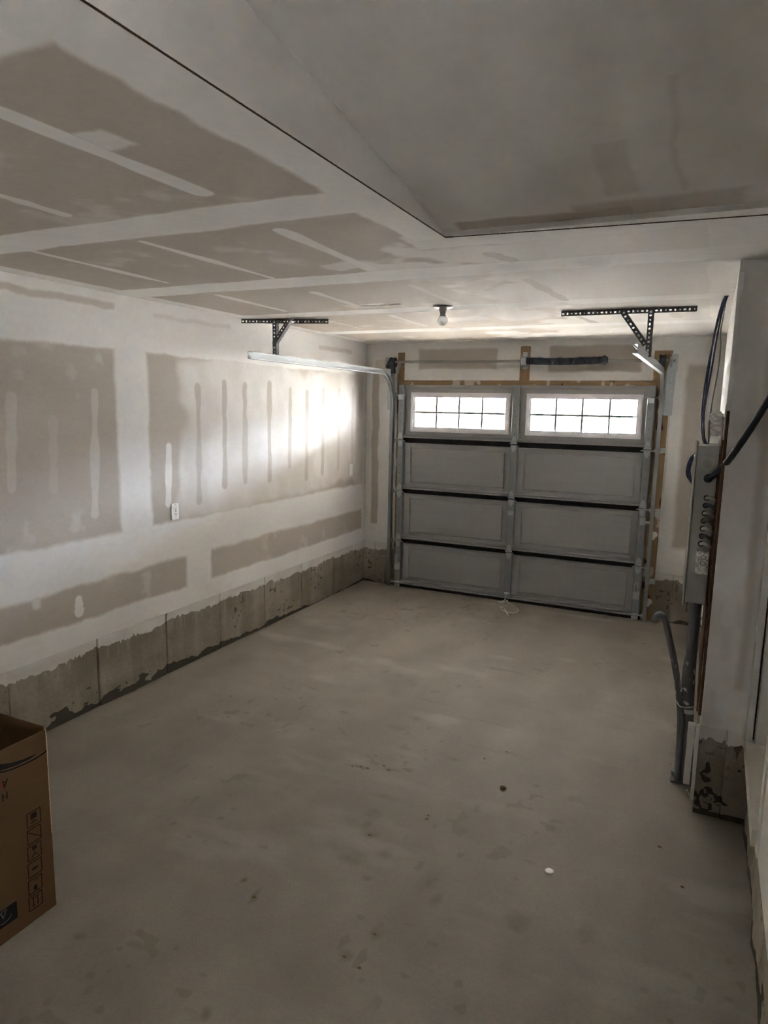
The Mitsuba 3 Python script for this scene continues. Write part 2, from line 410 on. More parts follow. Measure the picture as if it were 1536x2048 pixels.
def obj(name, mesh, m, parent=None, smooth=False, label=None):
    k = key_for(name, parent); scene[k] = mikit.ply(mesh, m, smooth=smooth)
    if label: labels[k] = {'label': label}
    return k


def thing(name, label, cat_, group=None):
    k = key_for(name); labels[k] = {'label': label, 'category': cat_}
    if group: labels[k]['group'] = group
    return k


def solo(name, mesh, m, label, cat_, group=None, smooth=False):
    k = key_for(name); scene[k] = mikit.ply(mesh, m, smooth=smooth); labels[k] = {'label': label, 'category': cat_}
    if group: labels[k]['group'] = group
    return k


def struct(name, mesh, m, label=None, smooth=False):
    k = key_for(name); scene[k] = mikit.ply(mesh, m, smooth=smooth); labels[k] = {'kind': 'structure'}
    if label: labels[k]['label'] = label
    return k


def holder(name, label=None):
    k = key_for(name); labels[k] = {'kind': 'structure'}
    if label: labels[k]['label'] = label
    return k


# ------------------------------------------------------------------ room shell
YB = -7.7                                      # back wall
XR, XB = 3.65, 3.41                            # right wall near the camera / bumped-out right wall
YF = -3.2                                      # front face of the bump-out
CT = .455                                      # top of the concrete curb
struct('floor', bx(-.3, 4.2, YB - .2, .25, -.15, 0), 'm_floor', 'bare stained concrete garage floor')
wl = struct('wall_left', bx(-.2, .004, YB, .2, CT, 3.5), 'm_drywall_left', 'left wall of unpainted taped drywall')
# front wall with the door opening
wf = cat([bx(-.2, .43, 0, .2, CT, 3.5), bx(2.86, 3.9, 0, .2, CT, 3.5), bx(.43, 2.86, 0, .2, 2.12, 3.5)])
struct('wall_front', wf, 'm_drywall_front', 'front wall of taped drywall around the garage door')
struct('wall_back', bx(-.2, 4.2, YB - .2, YB, 0, 3.5), 'm_bare_plaster')
# unseen doorway in the right wall; hall and lamp behind added as fill light
HY0, HY1 = -7.25, -6.3
hall = holder('hallway', 'unseen hallway added beside the camera to hold the fill lamp')
obj('shell', cat([bx(3.9, 6.2, -8.4, -5.0, .2, .36), bx(3.9, 6.2, -8.4, -5.0, 2.7, 2.85), bx(6.1, 6.25, -8.4, -5.0, .3, 2.8), bx(3.9, 6.2, -8.5, -8.35, .3, 2.8), bx(3.9, 6.2, -5.05, -4.9, .3, 2.8)]), 'm_bare_plaster', hall)
scene['hall_fill_lamp'] = mikit.ply(lathe([(0, 0), (.19, 0), (.20, .03), (.16, .07), (0, .08)], (5.0, -6.8, 2.62)), 'm_frame_white', emitter={'type': 'area', 'radiance': rgb(.072, .0685, .0635)})  # added fill lamp, lifts the near ceiling and camera-facing walls
labels['hall_fill_lamp'] = {'label': 'added fill lamp in the unseen hallway beside the camera', 'category': 'lamp'}
# ceiling sheet with a torn hole, recess edge at x 2.37 / y -4.02
SX, SY = 2.37, -4.02
flat = Polygon([(-.1, .1), (3.9, .1), (3.9, SY), (SX, SY), (SX, YB - .1), (-.1, YB - .1)])
hole = Polygon([(1.19, -2.478), (1.22, -2.455), (1.30, -2.448), (1.345, -2.46), (1.335, -2.475), (1.29, -2.49), (1.23, -2.495)])
ceil = struct('ceiling', prism(flat.difference(hole), H, H + .013, 'xy'), 'm_drywall_ceiling', 'ceiling of taped unpainted drywall')
obj('torn_hole', cat([prism(hole.buffer(.05).difference(hole.buffer(.04)), H + .013, H + .2, 'xy'), prism(hole.buffer(.05), H + .2, H + .205, 'xy')]), 'm_slot_dark', ceil, label='dark torn hole in the ceiling drywall')
for k, (x, y, a) in enumerate(((1.375, -2.485, .4), (1.43, -2.475, -.3), (1.475, -2.49, .2))):
    fl = move(cat([rb(-.022, .022, -.006, .006, -.004, .001, .001)]), trimesh.transformations.rotation_matrix(a, [0, 0, 1])); fl.apply_translation([x, y, H])
    obj('torn_paper', fl, 'm_paper', ceil)
S0, SL = .02, .155                              # lip and slope of the raised ceiling
zs = lambda y: H + S0 + SL * (SY - y)
struct('ceiling_sloped', prism(Polygon([(SY, zs(SY)), (YB - .1, zs(YB - .1)), (YB - .1, zs(YB - .1) + .013), (SY, zs(SY) + .013)]), SX - .1, 3.95, 'yz'), 'm_drywall_slope', 'dim sloping ceiling over the near right half')
sof = struct('soffit_side', cat([prism(Polygon([(SY, H), (SY, zs(SY) + .01), (YB, zs(YB) + .01), (YB, H)]), SX - .013, SX, 'yz'), bx(SX - .013, 3.9, SY, SY + .013, H, H + S0 + .01)]), 'm_drywall_soffit', 'vertical drywall side of the raised ceiling')
obj('corner_bead', cat([cyl((SX + .001, SY, H - .001), (SX + .001, YB, H - .001), .0022, 8), cyl((SX, SY, H), (3.6, SY + .1, H), .003, 8)]), 'm_dark_wood', sof, smooth=40, label='dark bare metal corner bead along the edge')
struct('roof', bx(-.4, 4.2, YB - .3, .2, 3.6, 3.8), 'm_roof_dark')
# right walls
wr = sbox(YB, .36, YF + .1, 3.6).difference(sbox(HY0, .36, HY1, 2.42))
struct('wall_right', cat([prism(wr.difference(sbox(-3.92, .40, YF - .04, 2.19)), XR, 3.76, 'yz'), prism(wr, 3.76, 3.95, 'yz')]), 'm_drywall_bump')
bump = struct('wall_right_bump', cat([bx(XB, 3.95, YF + .0, .1, 1.93, 3.6), bx(3.425, 3.95, YF, .1, CT, 1.93)]), 'm_drywall_bump', 'bumped-out drywall wall beside the electrical panel')
obj('corner_mud', cat([rb(XB - .003, XB + .02, YF - .003, YF + .03, 1.945, 2.52, .002), rb(XB - .006, XB + .01, YF + .02, YF + .05, 1.80, 1.96, .003)]), 'm_bare_plaster', bump)
obj('drywall_edge', rb(3.4235, 3.428, YF - .002, YF + .004, .46, 1.93, .001), 'm_bare_plaster', bump)
obj('stud', cat([rb(3.411, 3.424, YF + .004, YF + .042, .50, 1.93, .002)]), 'm_dark_wood', bump, label='dark exposed wood stud edge')
obj('backing_board', rb(3.402, 3.411, -3.08, -2.05, .47, 1.90, .002), 'm_dark_wood', bump, label='dark wood backing board behind the panel')
# concrete curbs in form panels
cl = holder('curb_left', 'raw concrete foundation curb under the left wall')
seams = [YB, -7.27, -6.67, -6.07, -5.47, -4.87, -4.27, -3.66, -3.06, -2.47, -1.87, -1.28, -.68, .0]
for a, b in zip(seams[:-1], seams[1:]):
    d = -.008 + .007 * rng.random()
    obj('form_panel', rb(-.2, d, a + .0035, b - .0035, .004 if a < -2 else 0, CT, .005), 'm_curb', cl)
obj('backing', bx(-.2, -.020, YB, .2, 0, CT - .001), 'm_curb', cl)
cf = holder('curb_front', 'raw concrete foundation under the front wall')
for a, b in ((-.01, .13), (.13, .25), (.25, .33), (2.985, 3.155), (3.155, 3.42)):
    obj('form_panel', rb(a + .0015, b - .0015, .006 + .004 * rng.random(), .2, 0, CT, .004), 'm_curb', cf)
obj('backing', cat([bx(-.2, .43, .014, .2, 0, CT - .001), bx(2.86, 3.9, .014, .2, 0, CT - .001)]), 'm_curb', cf)
cb = holder('curb_bump', 'raw pitted concrete foundation under the bumped-out wall')
obj('form_panel', rb(3.425, 3.54, YF + .012, YF + .6, 0, CT, .004), 'm_curb', cb); obj('form_panel', rb(3.541, 3.70, YF + .010, YF + .6, 0, CT, .004), 'm_curb', cb)
obj('form_panel', rb(3.425, 3.70, YF + .6, .0, 0, CT, .004), 'm_curb', cb)
cr = holder('curb_right', 'raw rough concrete ledge under the right wall')
ys = [YF + .1, -3.62, -4.18, -4.75, -5.4, -6.1, YB]
for a, b in zip(ys[:-1], ys[1:]):
    m = bx(0, 1, 0, 1, 0, 1); m = m.subdivide().subdivide().subdivide().subdivide()
    v = np.array(m.vertices); w = np.stack([XR + .006 + .3 * v[:, 0], b + .003 + (a - b - .006) * v[:, 1], .36 * v[:, 2]], 1)
    q = meshkit.fbm(w * [1, 9, 16], 3, seed=5) - .5
    w[:, 0] -= np.where(v[:, 0] < .01, .022 * q + .018 * np.clip(.09 - w[:, 2], 0, 1) / .09 * (meshkit.noise(w * [1, 14, 1], 3)), 0)
    obj('form_panel', trimesh.Trimesh(w, m.faces, process=False), 'm_curb', cr, smooth=50)

# ------------------------------------------------------------------ house door in the right wall, beside the camera
dn = holder('door_1', 'white utility door and casing in the right wall, at the picture edge')
obj('casing', rb(3.612, 3.641, YF - .044, YF - .002, .40, 2.25, .003), 'm_trim_white', dn)
obj('gap_shade', bx(3.641, 3.655, YF - .012, YF - .004, .42, 2.2), 'm_dark_wood', dn, label='dark strip painting the shade of the gap beside the casing')  # dark strip puts the shade of the slot into colour
obj('jamb', rb(3.650, 3.758, YF - .050, YF - .036, .42, 2.19, .003), 'm_trim_white', dn)
obj('casing', rb(3.628, XR + .02, -3.99, -3.92, .33, 2.25, .004), 'm_trim_white', dn)
obj('casing', rb(3.628, XR + .02, -3.92, YF - .042, 2.19, 2.25, .004), 'm_trim_white', dn)
obj('sill', prism(Polygon([(YF - .004, .375), (-3.92, .335), (-3.92, .40), (YF - .004, .44)]), 3.613, 3.755, 'yz'), 'm_beige_board', dn, label='beige board sill under the door')
obj('slab', rb(3.722, 3.758, -3.915, YF - .052, .412, 2.185, .003), 'm_door_white', dn)
struct('trim_1', rb(3.634, XR + .02, HY1, -3.995, .325, 2.6, .004), 'm_trim_white')

# ------------------------------------------------------------------ rough lumber round the door opening
tw = holder('trim_2', 'rough lumber framing round the garage door')
obj('header_board', rb(.385, 2.885, -.006, .0, 2.135, 2.19, .002), 'm_wood', tw)
obj('jamb_board', rb(.365, .44, -.006, .02, 0, 2.47, .002), 'm_wood', tw); obj('jamb_board', rb(2.85, 3.0, -.006, .02, 0, 2.45, .002), 'm_wood', tw)
obj('center_board', rb(1.65, 1.745, -.006, .0, 2.19, 2.51, .002), 'm_wood', tw)
for z in (.18, .81):
    obj('plaster_smear', prism(Point(2.965, z).buffer(.028).union(Point(2.955, z - .03).buffer(.02)), -.009, -.006, 'xz'), 'm_bare_plaster', tw)

# ------------------------------------------------------------------ garage door
gd = thing('garage_door', 'grey four-section steel garage door with two grilled window strips', 'garage door')
XL, XD, XC = .40, 2.886, 1.638                  # left / right edge, centre stile axis
ZJ = [.017, .514, 1.048, 1.581, 2.143]
WZ, WX = (1.71, 2.025), ((.57, 1.535), (1.775, 2.745))
PANS = ((.475, 1.60), (1.672, 2.815))
for i in range(4):
    s = gd + f'__section' + (f'_{i:03d}' if i else ''); z0, z1 = ZJ[i], ZJ[i + 1]; zb, zt = z0 + .018, z1 - .034
    body = [bx(XL, XD, -.004, .03, z0 + (.036 if i else 0), z1 - (.034 if i < 3 else 0))]
    if i == 3:
        fr = sbox(XL, zb, XD, z1)
        for a, b in WX: fr = fr.difference(sbox(a - .01, WZ[0] - .01, b + .01, WZ[1] + .01))
        body = [prism(fr.intersection(sbox(XL, z0 + .036, XD, z1)), -.012, .03, 'xz'), rb(XL, XD, -.030, -.004, zb, zb + .022, .003), rb(XL, XD, -.022, -.004, zb + .026, zb + .042, .003), rb(XL, XD, -.018, -.004, z1 - .03, z1, .003)]
    else:
        body += [bx(XL, XD, -.006, 0, zb, zt), rb(XL, XD, -.046, -.004, zb - .002, zb + .016, .003), rb(XL, XD, -.036, -.004, zb + .020, zb + .038, .003), rb(XL, XD, -.020, -.004, zt - .012, zt, .003)]
    scene[s] = mikit.ply(cat(body), 'm_door_paint')
    if i: obj('joint_shade', bx(XL, XD, .012, .03, z0 - .036, z0 + .038), 'm_seal_rubber', s, label='black strip painting the shade under the section lip')  # black strip paints the shade below each section lip
    if i < 3:
        for a, b in PANS:
            pa, pb, pz0, pz1 = a + .075, b - .055, zb + .075, zt - .05
            fr = sbox(pa, pz0, pb, pz1); ring = fr.buffer(.012, join_style=2).difference(fr)
            pm = rb(pa, pb, -.019, -.003, pz0, pz1, .006)
            outer = prism(sbox(a, zb + .04, b, zt - .014).difference(fr.buffer(.012, join_style=2)), -.018, -.004, 'xz')
            obj('embossed_panel', cat([pm, outer]), 'm_door_paint', s)
    for x0, x1 in ((XL, XL + .062), (XC - .034, XC + .034), (XD - .066, XD)):
        k = obj('stile', cat([rb(x0, x1, -.052, -.008, zb + (.03 if i else .0), z1 - .012 if i < 3 else z1, .004), bx(x0 - .004 if x0 == XL else x0, x1 + .006, -.022, -.008, zb, z1 - .02)]), 'm_track_zinc', s)
        dots = [cyl((x0 + (x1 - x0) * u, -.0525, zb + .08 + w), (x0 + (x1 - x0) * u, -.0515, zb + .08 + w), .0035, 8) for w in np.arange(0, z1 - zb - .15, .085) for u in (.5,)]
        if i == 3 or x0 != XC - .034: hk = obj('stile_holes', cat(dots), 'm_slot_dark', s); labels[hk] = {'kind': 'stuff'}
# hinges with rollers
for i in range(1, 4):
    for x, wd in ((XL + .031, .062), (XC, .06), (XD - .033, .062)):
        z = ZJ[i]; leaf = Polygon([(x - wd * .44, z + .012), (x + wd * .44, z + .012), (x + wd * .36, z + .05), (x + wd * .1, z + .075), (x - wd * .1, z + .075), (x - wd * .36, z + .05)])
        low = affinity.scale(leaf, 1, -1, origin=(x, z))
        hm = [prism(leaf, -.058, -.052, 'xz'), prism(low, -.058, -.052, 'xz'), cyl((x - wd * .55, -.062, z + .006), (x + wd * .55, -.062, z + .006), .008, 10)]
        k = obj('hinge', cat(hm), 'm_zinc', gd, smooth=40)
        if x != XC:
            e = -.06 if x < 1 else .06
            obj('roller', cat([cyl((x - e * .9, -.066, z - .010), (x + e, -.066, z - .010), .0055, 10), cyl((x + e * .95, -.066, z - .010), (x + e * 1.2, -.066, z - .010), .022, 18)]), 'm_zinc', k, smooth=40)
for x, e in ((XL + .031, -.06), (XD - .033, .06)):
    for z in (2.02, .035):
        k = obj('bracket', rb(x - .03, x + .03, -.068, -.052, z - .03, z + .03, .003), 'm_zinc', gd)
        obj('roller', cat([cyl((x - e * .9, -.072, z + .02), (x + e, -.072, z + .02), .0055, 10), cyl((x + e * .95, -.072, z + .02), (x + e * 1.2, -.072, z + .02), .022, 18)]), 'm_zinc', k, smooth=40)
    zz = .235 if x < 1 else .245
    k = obj('lift_handle', rb(x - .032, x + .032, -.075, -.052, zz - .045, zz + .04, .004), 'm_zinc', gd)
    obj('loop', tube([(x - .012, -.075, zz + .03), (x - .012, -.10, zz + .07), (x - .004, -.105, zz + .125), (x + .01, -.10, zz + .125), (x + .012, -.10, zz + .07), (x + .008, -.075, zz + .03)], .0065, 10), 'm_zinc', k, smooth=True)
k = obj('lock_hasp', cat([rb(XC - .025, XC + .028, -.060, -.052, .88, .93, .003), rb(XC - .03, XC + .035, -.068, -.056, .905, .925, .003), cyl((XC + .012, -.075, .92), (XC + .012, -.05, .92), .007, 10), cyl((XC - .012, -.075, .89), (XC - .012, -.05, .89), .005, 10)]), 'm_zinc', gd)
k = obj('slide_bolt', cat([rb(XD - .05, XD - .0, -.066, -.052, .895, .965, .003), rb(XD - .02, XD + .055, -.078, -.066, .915, .938, .003), cyl((XD + .045, -.095, .922), (XD + .045, -.066, .922), .008, 12), cyl((XD - .03, -.09, .95), (XD - .03, -.06, .95), .006, 10)]), 'm_zinc', gd)
obj('bottom_seal', cat([tube([(XL - .02, -.012, .012), (XD + .01, -.012, .012)], .018, 10, smooth=False), bx(XL - .02, XD + .01, -.02, .03, .0, .030)]), 'm_seal_rubber', gd)
obj('center_clip', rb(XC - .028, XC + .026, -.058, -.05, .085, .098, .002), 'm_cap_white', gd)
for wi, (a, b) in enumerate(WX):
    o = sbox(a - .042, WZ[0] - .042, b + .042, WZ[1] + .045)
    def ring(d0, d1): return sbox(a - d1, WZ[0] - d1, b + d1, WZ[1] + d1).difference(sbox(a - d0, WZ[0] - d0, b + d0, WZ[1] + d0))
    k = obj('window_frame', cat([prism(ring(.0, .042), -.022, .03, 'xz'), prism(ring(.014, .036), -.030, -.02, 'xz'), prism(ring(.022, .030), -.034, -.02, 'xz')]), 'm_frame_white', gd, label='white plastic window frame')
    w4, hm = (b - a) / 4, (WZ[0] + WZ[1]) / 2
    for r in range(2):
        for c in range(4):
            z0, z1 = (WZ[0], hm) if r == 0 else (hm, WZ[1])
            q = np.array([[a + c * w4, -.004, z0], [a + (c + 1) * w4, -.004, z0], [a + (c + 1) * w4, -.004, z1], [a + c * w4, -.004, z1]])
            scene[key_for('pane', k)] = mikit.ply((q, np.array([[0, 1, 2], [0, 2, 3]])), 'm_glass')
    for c in range(1, 4): obj('muntin', bx(a + c * w4 - .008, a + c * w4 + .008, -.012, .004, WZ[0], WZ[1]), 'm_muntin_grey', k)
    obj('muntin', bx(a, b, -.0125, .0035, hm - .0085, hm + .0085), 'm_muntin_grey', k)
    obj('gasket', prism(ring(-.006, .001), -.02, .004, 'xz'), 'm_muntin_grey', k)

# pull cord on the floor under the centre stile
solo('pull_cord', tube([(XC - .005, -.06, .09), (XC - .01, -.075, .03), (XC - .05, -.11, .008), (XC - .07, -.10, .006), (XC - .02, -.10, .006), (XC + .02, -.085, .03), (XC + .02, -.09, .006), (XC + .10, -.16, .005), (XC + .19, -.30, .005),
                       (XC + .15, -.42, .005), (XC + .04, -.36, .005), (XC + .0, -.25, .005), (XC + .06, -.34, .008), (XC + .14, -.50, .005)], .004, 8), 'm_cord_white', 'thin white pull cord looped on the floor under the garage door', 'cord', smooth=True)

# ------------------------------------------------------------------ tracks
def track(x, sgn, label):
    t = thing('door_track', label, 'track')
    g, lip, th = .030, .010, .0022
    out = [(0, -.026), (g, -.026), (g, -.026 + lip), (g - th, -.026 + lip), (g - th, -.026 + th), (th, -.026 + th), (th, .026 - th), (g - th, .026 - th), (g - th, .026 - lip), (g, .026 - lip), (g, .026), (0, .026)]
    poly = np.array(out); poly[:, 0] *= sgn
    zc, yv, R0 = 2.262, -.085, .30
    up = [((x, yv, z), (np.array([1., 0, 0]), np.array([0, -1., 0]))) for z in (.015, .6, 1.2, zc - R0)]
    curve = [((x, yv - R0 + R0 * math.cos(a), zc - R0 + R0 * math.sin(a)), (np.array([1., 0, 0]), np.array([0, -math.cos(a), -math.sin(a)]))) for a in np.linspace(0, math.pi / 2, 13)]
    hor = [((x, y, zc), (np.array([1., 0, 0]), np.array([0, 0, -1.]))) for y in (yv - R0, -1.2, -2.53)]
    for nm, seg in (('vertical_rail', up), ('curved_rail', curve), ('horizontal_rail', hor)):
        obj(nm, sweep(poly, [np.array(p) for p, _ in seg], [f for _, f in seg]), 'm_track_zinc', t)
    e = -1 if sgn > 0 else 1
    fl = Polygon([(x + e * .005, 1.885), (x + e * .075, 1.885), (x + e * .085, 2.40), (x + e * .03, 2.40), (x + e * .005, 2.28)])
    for hz in (1.93, 2.1, 2.2, 2.3): fl = fl.difference(Point(x + e * .05, hz).buffer(.007))
    k = obj('flag_bracket', cat([prism(fl, -.012, -.007, 'xz'), bx(x - .0025 + e * .004, x + .0025 + e * .004, -.11, -.008, 1.89, 2.27), rb(x + e * .004, x + e * .05, -.055, -.01, 2.17, 2.175, .001)]), 'm_zinc', t)
    for z in (.35, 1.0, 1.55): obj('wall_clip', cat([rb(x + e * .002, x + e * .05, -.014, -.008, z, z + .05, .002), rb(x + e * .001, x + e * .005, -.07, -.01, z, z + .05, .001)]), 'm_zinc', t)
    return t


track(.332, 1, 'galvanized steel door track curving up and back along the left wall')
track(2.955, -1, 'galvanized steel door track seen end-on right of the garage door')


# perforated angle-iron hangers
def slotted(L, w=.034, thick=.0025):
    """Perforated angle along +x: vertical flange (front, holes) and top flange."""
    f = sbox(0, -w, L, 0); n = int(L / .027)
    hs = [affinity.scale(Point((i + .5) * L / n, -w * .56).buffer(.0062, 6), (1.45, .8, 1)[i % 3] if i % 3 == 0 else (1, .7)[i % 3 - 1], (.9, 1.25, .7)[i % 3]) for i in range(n)]
    return cat([prism(f.difference(unary_union(hs)), -thick, 0, 'xz'), bx(0, L, 0, w, -thick, 0)])


def hanger(label, a, b, xv, xd, zb, yv):
    t = thing('hanger_bracket', label, 'bracket', None); a, b = np.array(a), np.array(b); L = np.linalg.norm(b - a); ang = math.atan2(b[1] - a[1], b[0] - a[0])
    R = trimesh.transformations.rotation_matrix(ang, [0, 0, 1]); m = move(slotted(L), R); m.apply_translation([a[0], a[1], H - .001]); obj('top_angle', m, 'm_bracket_steel', t)
    m = slotted(H - .01 - zb); m = move(m, trimesh.transformations.rotation_matrix(math.pi / 2, [0, 1, 0])); m.apply_translation([xv + .017, yv - .003, H - .01]); obj('vertical_strut', m, 'm_bracket_steel', t)
    p, q = np.array([xd, yv - .006, H - .02]), np.array([xv + (.005 if xd > xv else -.005), yv - .006, zb + .07]); L = np.linalg.norm(q - p)
    m = slotted(L); an = math.atan2(p[2] - q[2], q[0] - p[0]); m = move(m, trimesh.transformations.rotation_matrix(an, [0, 1, 0])); m.apply_translation(p + [.017 * (1 if xd > xv else -1) * 0, 0, .015]); obj('diagonal_strut', m, 'm_bracket_steel', t)
    for bxx, bz in ((xv, zb + .02), (xv, H - .03), (xd, H - .03)): obj('bolt', cyl((bxx, yv - .016, bz), (bxx, yv + .01, bz), .007, 6), 'm_zinc', t)


hanger('perforated steel angle hanger holding the left track to the ceiling', (.01, -2.17), (.655, -1.95), .264, .425, 2.283, -2.09)
hanger('perforated steel angle hanger at the ceiling right of the light bulb', (2.39, -1.862), (3.216, -1.859), 2.953, 2.79, 2.262, -1.87)

# ------------------------------------------------------------------ torsion spring assembly
ts = thing('torsion_spring', 'torsion spring shaft with dark coil across the wall above the garage door', 'door spring')
YS, ZS = -.10, 2.366
obj('shaft', cyl((.268, YS, ZS + .005), (3.03, YS, ZS - .008), .0127, 16), 'm_shaft_steel', ts, smooth=40)
cp = []
for i in range(61): a = i / 60; cp.append((1.725 + .70 * a, YS, ZS + .002 - .010 * math.sin(a * math.pi)))
core = tube(cp, .026, 16, smooth=False)
wire = [(1.725 + .70 * a, YS + .0285 * math.cos(a * 2 * math.pi * 40), ZS + .002 - .010 * math.sin(a * math.pi) + .0285 * math.sin(a * 2 * math.pi * 40)) for a in np.linspace(0, 1, 40 * 14)]
k = obj('spring', cat([core, tube(wire, .0065, 6, smooth=False)]), 'm_spring_steel', ts, smooth=40)
mk = [(1.86 + .62 * a, YS - .0365 * math.cos(a * 2 * math.pi * 3.5 + 1.2), ZS - .004 + .0365 * math.sin(a * 2 * math.pi * 3.5 + 1.2)) for a in np.linspace(0, .85, 90)]
obj('paint_stripe', tube(mk, .0022, 5, smooth=False), 'm_print_grey', k)
obj('winding_cone', cat([lathe([(0, 0), (.033, 0), (.038, .012), (.038, .025), (.030, .045), (.014, .05), (0, .05)], (2.42, YS, ZS), 'x')] + [cyl((2.44, YS, ZS), (2.44, YS + .045 * math.cos(q), ZS + .045 * math.sin(q)), .007, 8) for q in (.4, 1.97, 3.54, 5.11)]), 'm_black_steel', ts, smooth=40)
obj('center_bracket', cat([rb(1.675, 1.72, -.010, -.006, ZS - .07, ZS + .09, .002), rb(1.692, 1.697, YS - .04, -.008, ZS - .05, ZS + .05, .002), cyl((1.690, YS, ZS), (1.735, YS, ZS), .040, 20)]), 'm_zinc', ts, smooth=40)
for xd, e in ((.355, 1), (2.925, -1)):
    obj('cable_drum', cat([lathe([(0, -.024), (.052, -.024), (.052, -.018), (.044, -.014), (.044, .014), (.052, .018), (.052, .024), (0, .024)], (xd, YS, ZS - (.008 if xd > 1 else 0)), 'x'), rb(xd - .018, xd + .018, YS - .02, YS + .03, ZS - .11, ZS - .03, .004)]), 'm_black_steel', ts, smooth=40)
    obj('bearing_plate', cat([rb(xd - e * .075, xd - e * .07, -.13, -.008, ZS - .06, ZS + .05, .002), rb(xd - e * .12, xd - e * .07, -.012, -.007, ZS - .10, ZS + .05, .002), cyl((xd - e * .085, YS, ZS), (xd - e * .06, YS, ZS), .024, 16)]), 'm_zinc', ts, smooth=40)

# ------------------------------------------------------------------ bare ceiling bulb
lb = thing('ceiling_light', 'bare white bulb in a grey socket on the ceiling near the door', 'light bulb'); LX, LY = 1.72, -2.31
obj('base_plate', lathe([(0, 0), (.066, 0), (.066, -.005), (.058, -.011), (0, -.012)], (LX, LY, H - .0005)), 'm_socket_grey', lb, smooth=40)
obj('socket', lathe([(0, -.01), (.026, -.01), (.024, -.03), (.021, -.036), (.021, -.045), (.017, -.047), (.018, -.05), (.021, -.068), (0, -.068)], (LX, LY, H)), 'm_socket_grey', lb, smooth=40)
obj('bulb', lathe([(0, -.066)] + [(.033 * math.sin(a), -.090 + .033 * math.cos(a)) for a in np.linspace(.68, math.pi, 16)], (LX, LY, H - .001)), 'm_bulb_white', lb, smooth=True)


# ------------------------------------------------------------------ wall outlets
def outlet(y, z, label, face, w=.072, h=.116, d=.010):
    t = thing('wall_outlet', label, 'outlet'); obj('cover_plate', rb(.004, .004 + d, y - w / 2, y + w / 2, z - h / 2, z + h / 2, .003), 'm_white_plastic', t)
    k = obj('receptacle', rb(.004, .004 + d + .003, y - .017, y + .017, z - .034, z + .034, .002), 'm_white_plastic', t)
    if face:
        sl = [bx(.005, .0178, y + s - .0012, y + s + .0012, z + o - .005, z + o + .005) for o in (.020, -.016) for s in (-.006, .006)] + [bx(.005, .0178, y - .003, y + .003, z + o - .0135, z + o - .0095) for o in (.020, -.016)]
        sl += [bx(.005, .0178, y - .008, y + .008, z + .0005, z + .004)]
        obj('slot', cat(sl), 'm_slot_dark', k)
    for s in (.048, -.048): obj('screw', cyl((.013, y, z + s), (.0152, y, z + s), .003, 8), 'm_slot_dark', t)


outlet(-2.954, 1.165, 'white receptacle outlet low in the bright band of the left wall', True)
outlet(-.35, 1.262, 'slim white outlet on the left wall near the door corner', False, .07, .125)

# ------------------------------------------------------------------ electrical panel group
ep = thing('electrical_panel', 'grey steel breaker panel box on the right wall, seen from its side', 'electrical panel')
PX, PY0, PY1, PZ0, PZ1 = 3.300, -2.98, -2.62, .985, 1.762
obj('box', rb(PX + .004, 3.399, PY0, PY1, PZ0, PZ1, .002), 'm_panel_grey', ep)
obj('cover', cat([rb(PX - .006, PX + .002, PY0 - .012, PY1 + .012, PZ0 - .016, PZ1 + .02, .002), rb(PX - .010, PX - .006, PY0 + .03, PY1 - .03, PZ0 + .05, PZ1 - .05, .002)]), 'm_panel_cover', ep)
for r in (.034, .026): obj('knockout', prism(Point(3.352, PZ1 - .085).buffer(r, 12).difference(Point(3.352, PZ1 - .085).buffer(r - .0025, 12)), PY0 - .0015, PY0 + .001, 'xz'), 'm_panel_cover', ep)
obj('feed_hole', cyl((3.362, PY0 - .006, 1.608), (3.362, PY0 + .001, 1.608), .021, 18), 'm_slot_dark', ep)
for i in range(7):
    z = 1.515 - i * .0375; x = 3.362 - .0012 * i
    k = obj('cable_connector', cat([lathe([(.008, 0), (.013, 0), (.013, .007), (.0105, .014), (.0105, .022), (.008, .022)], (x, PY0 - .022, z), 'y')]), 'm_slot_dark', ep, smooth=40)
    obj('cable_tail', tube([(x, PY0 + .002, z), (x, PY0 - .028, z), (x + .012, PY0 - .040, z + .006), (x + .030, PY0 - .03, z - .002), (3.402, PY0 + .01, z - .02)], .0078, 10), ('m_cable_white', 'm_cable_teal', 'm_cable_white', 'm_cable_grey')[i % 4], k, smooth=True)
rbx = thing('receptacle_box', 'small grey steel receptacle box low on the side of the breaker panel', 'electrical box')
obj('box', rb(3.338, 3.398, PY0 - .075, PY0 - .002, 1.150, 1.262, .003), 'm_box_steel', rbx)
obj('cover_plate', rb(3.344, 3.394, PY0 - .079, PY0 - .075, 1.158, 1.255, .002), 'm_box_steel', rbx)
obj('knockout', cat([prism(Point(3.372, z).buffer(.012).difference(Point(3.372, z).buffer(.010)), PY0 - .0805, PY0 - .079, 'xz') for z in (1.235, 1.205)]), 'm_slot_dark', rbx)
for x in (3.352, 3.388):
    for z in (1.222, 1.190): obj('screw_hole', cyl((x, PY0 - .0802, z), (x, PY0 - .078, z), .0028, 8), 'm_slot_dark', rbx)
jb = thing('junction_box', 'bright steel junction box on the right wall above the breaker panel', 'electrical box')
obj('box', rb(3.340, 3.406, -2.66, -2.55, 1.80, 1.918, .003), 'm_box_steel', jb)
emb = [prism(Point(3.372, z).buffer(r).difference(Point(3.372, z).buffer(r - .0035)), -2.663, -2.66, 'xz') for z, r in ((1.885, .016), (1.855, .02), (1.823, .012))] + [tube([(3.352, -2.662, 1.842), (3.366, -2.662, 1.836), (3.386, -2.662, 1.848)], .002, 6), bx(3.350, 3.394, -2.662, -2.66, 1.806, 1.812)]
obj('embossing', cat(emb), 'm_box_steel', jb); obj('flange', rb(3.334, 3.341, -2.668, -2.55, 1.798, 1.92, .002), 'm_panel_cover', jb)

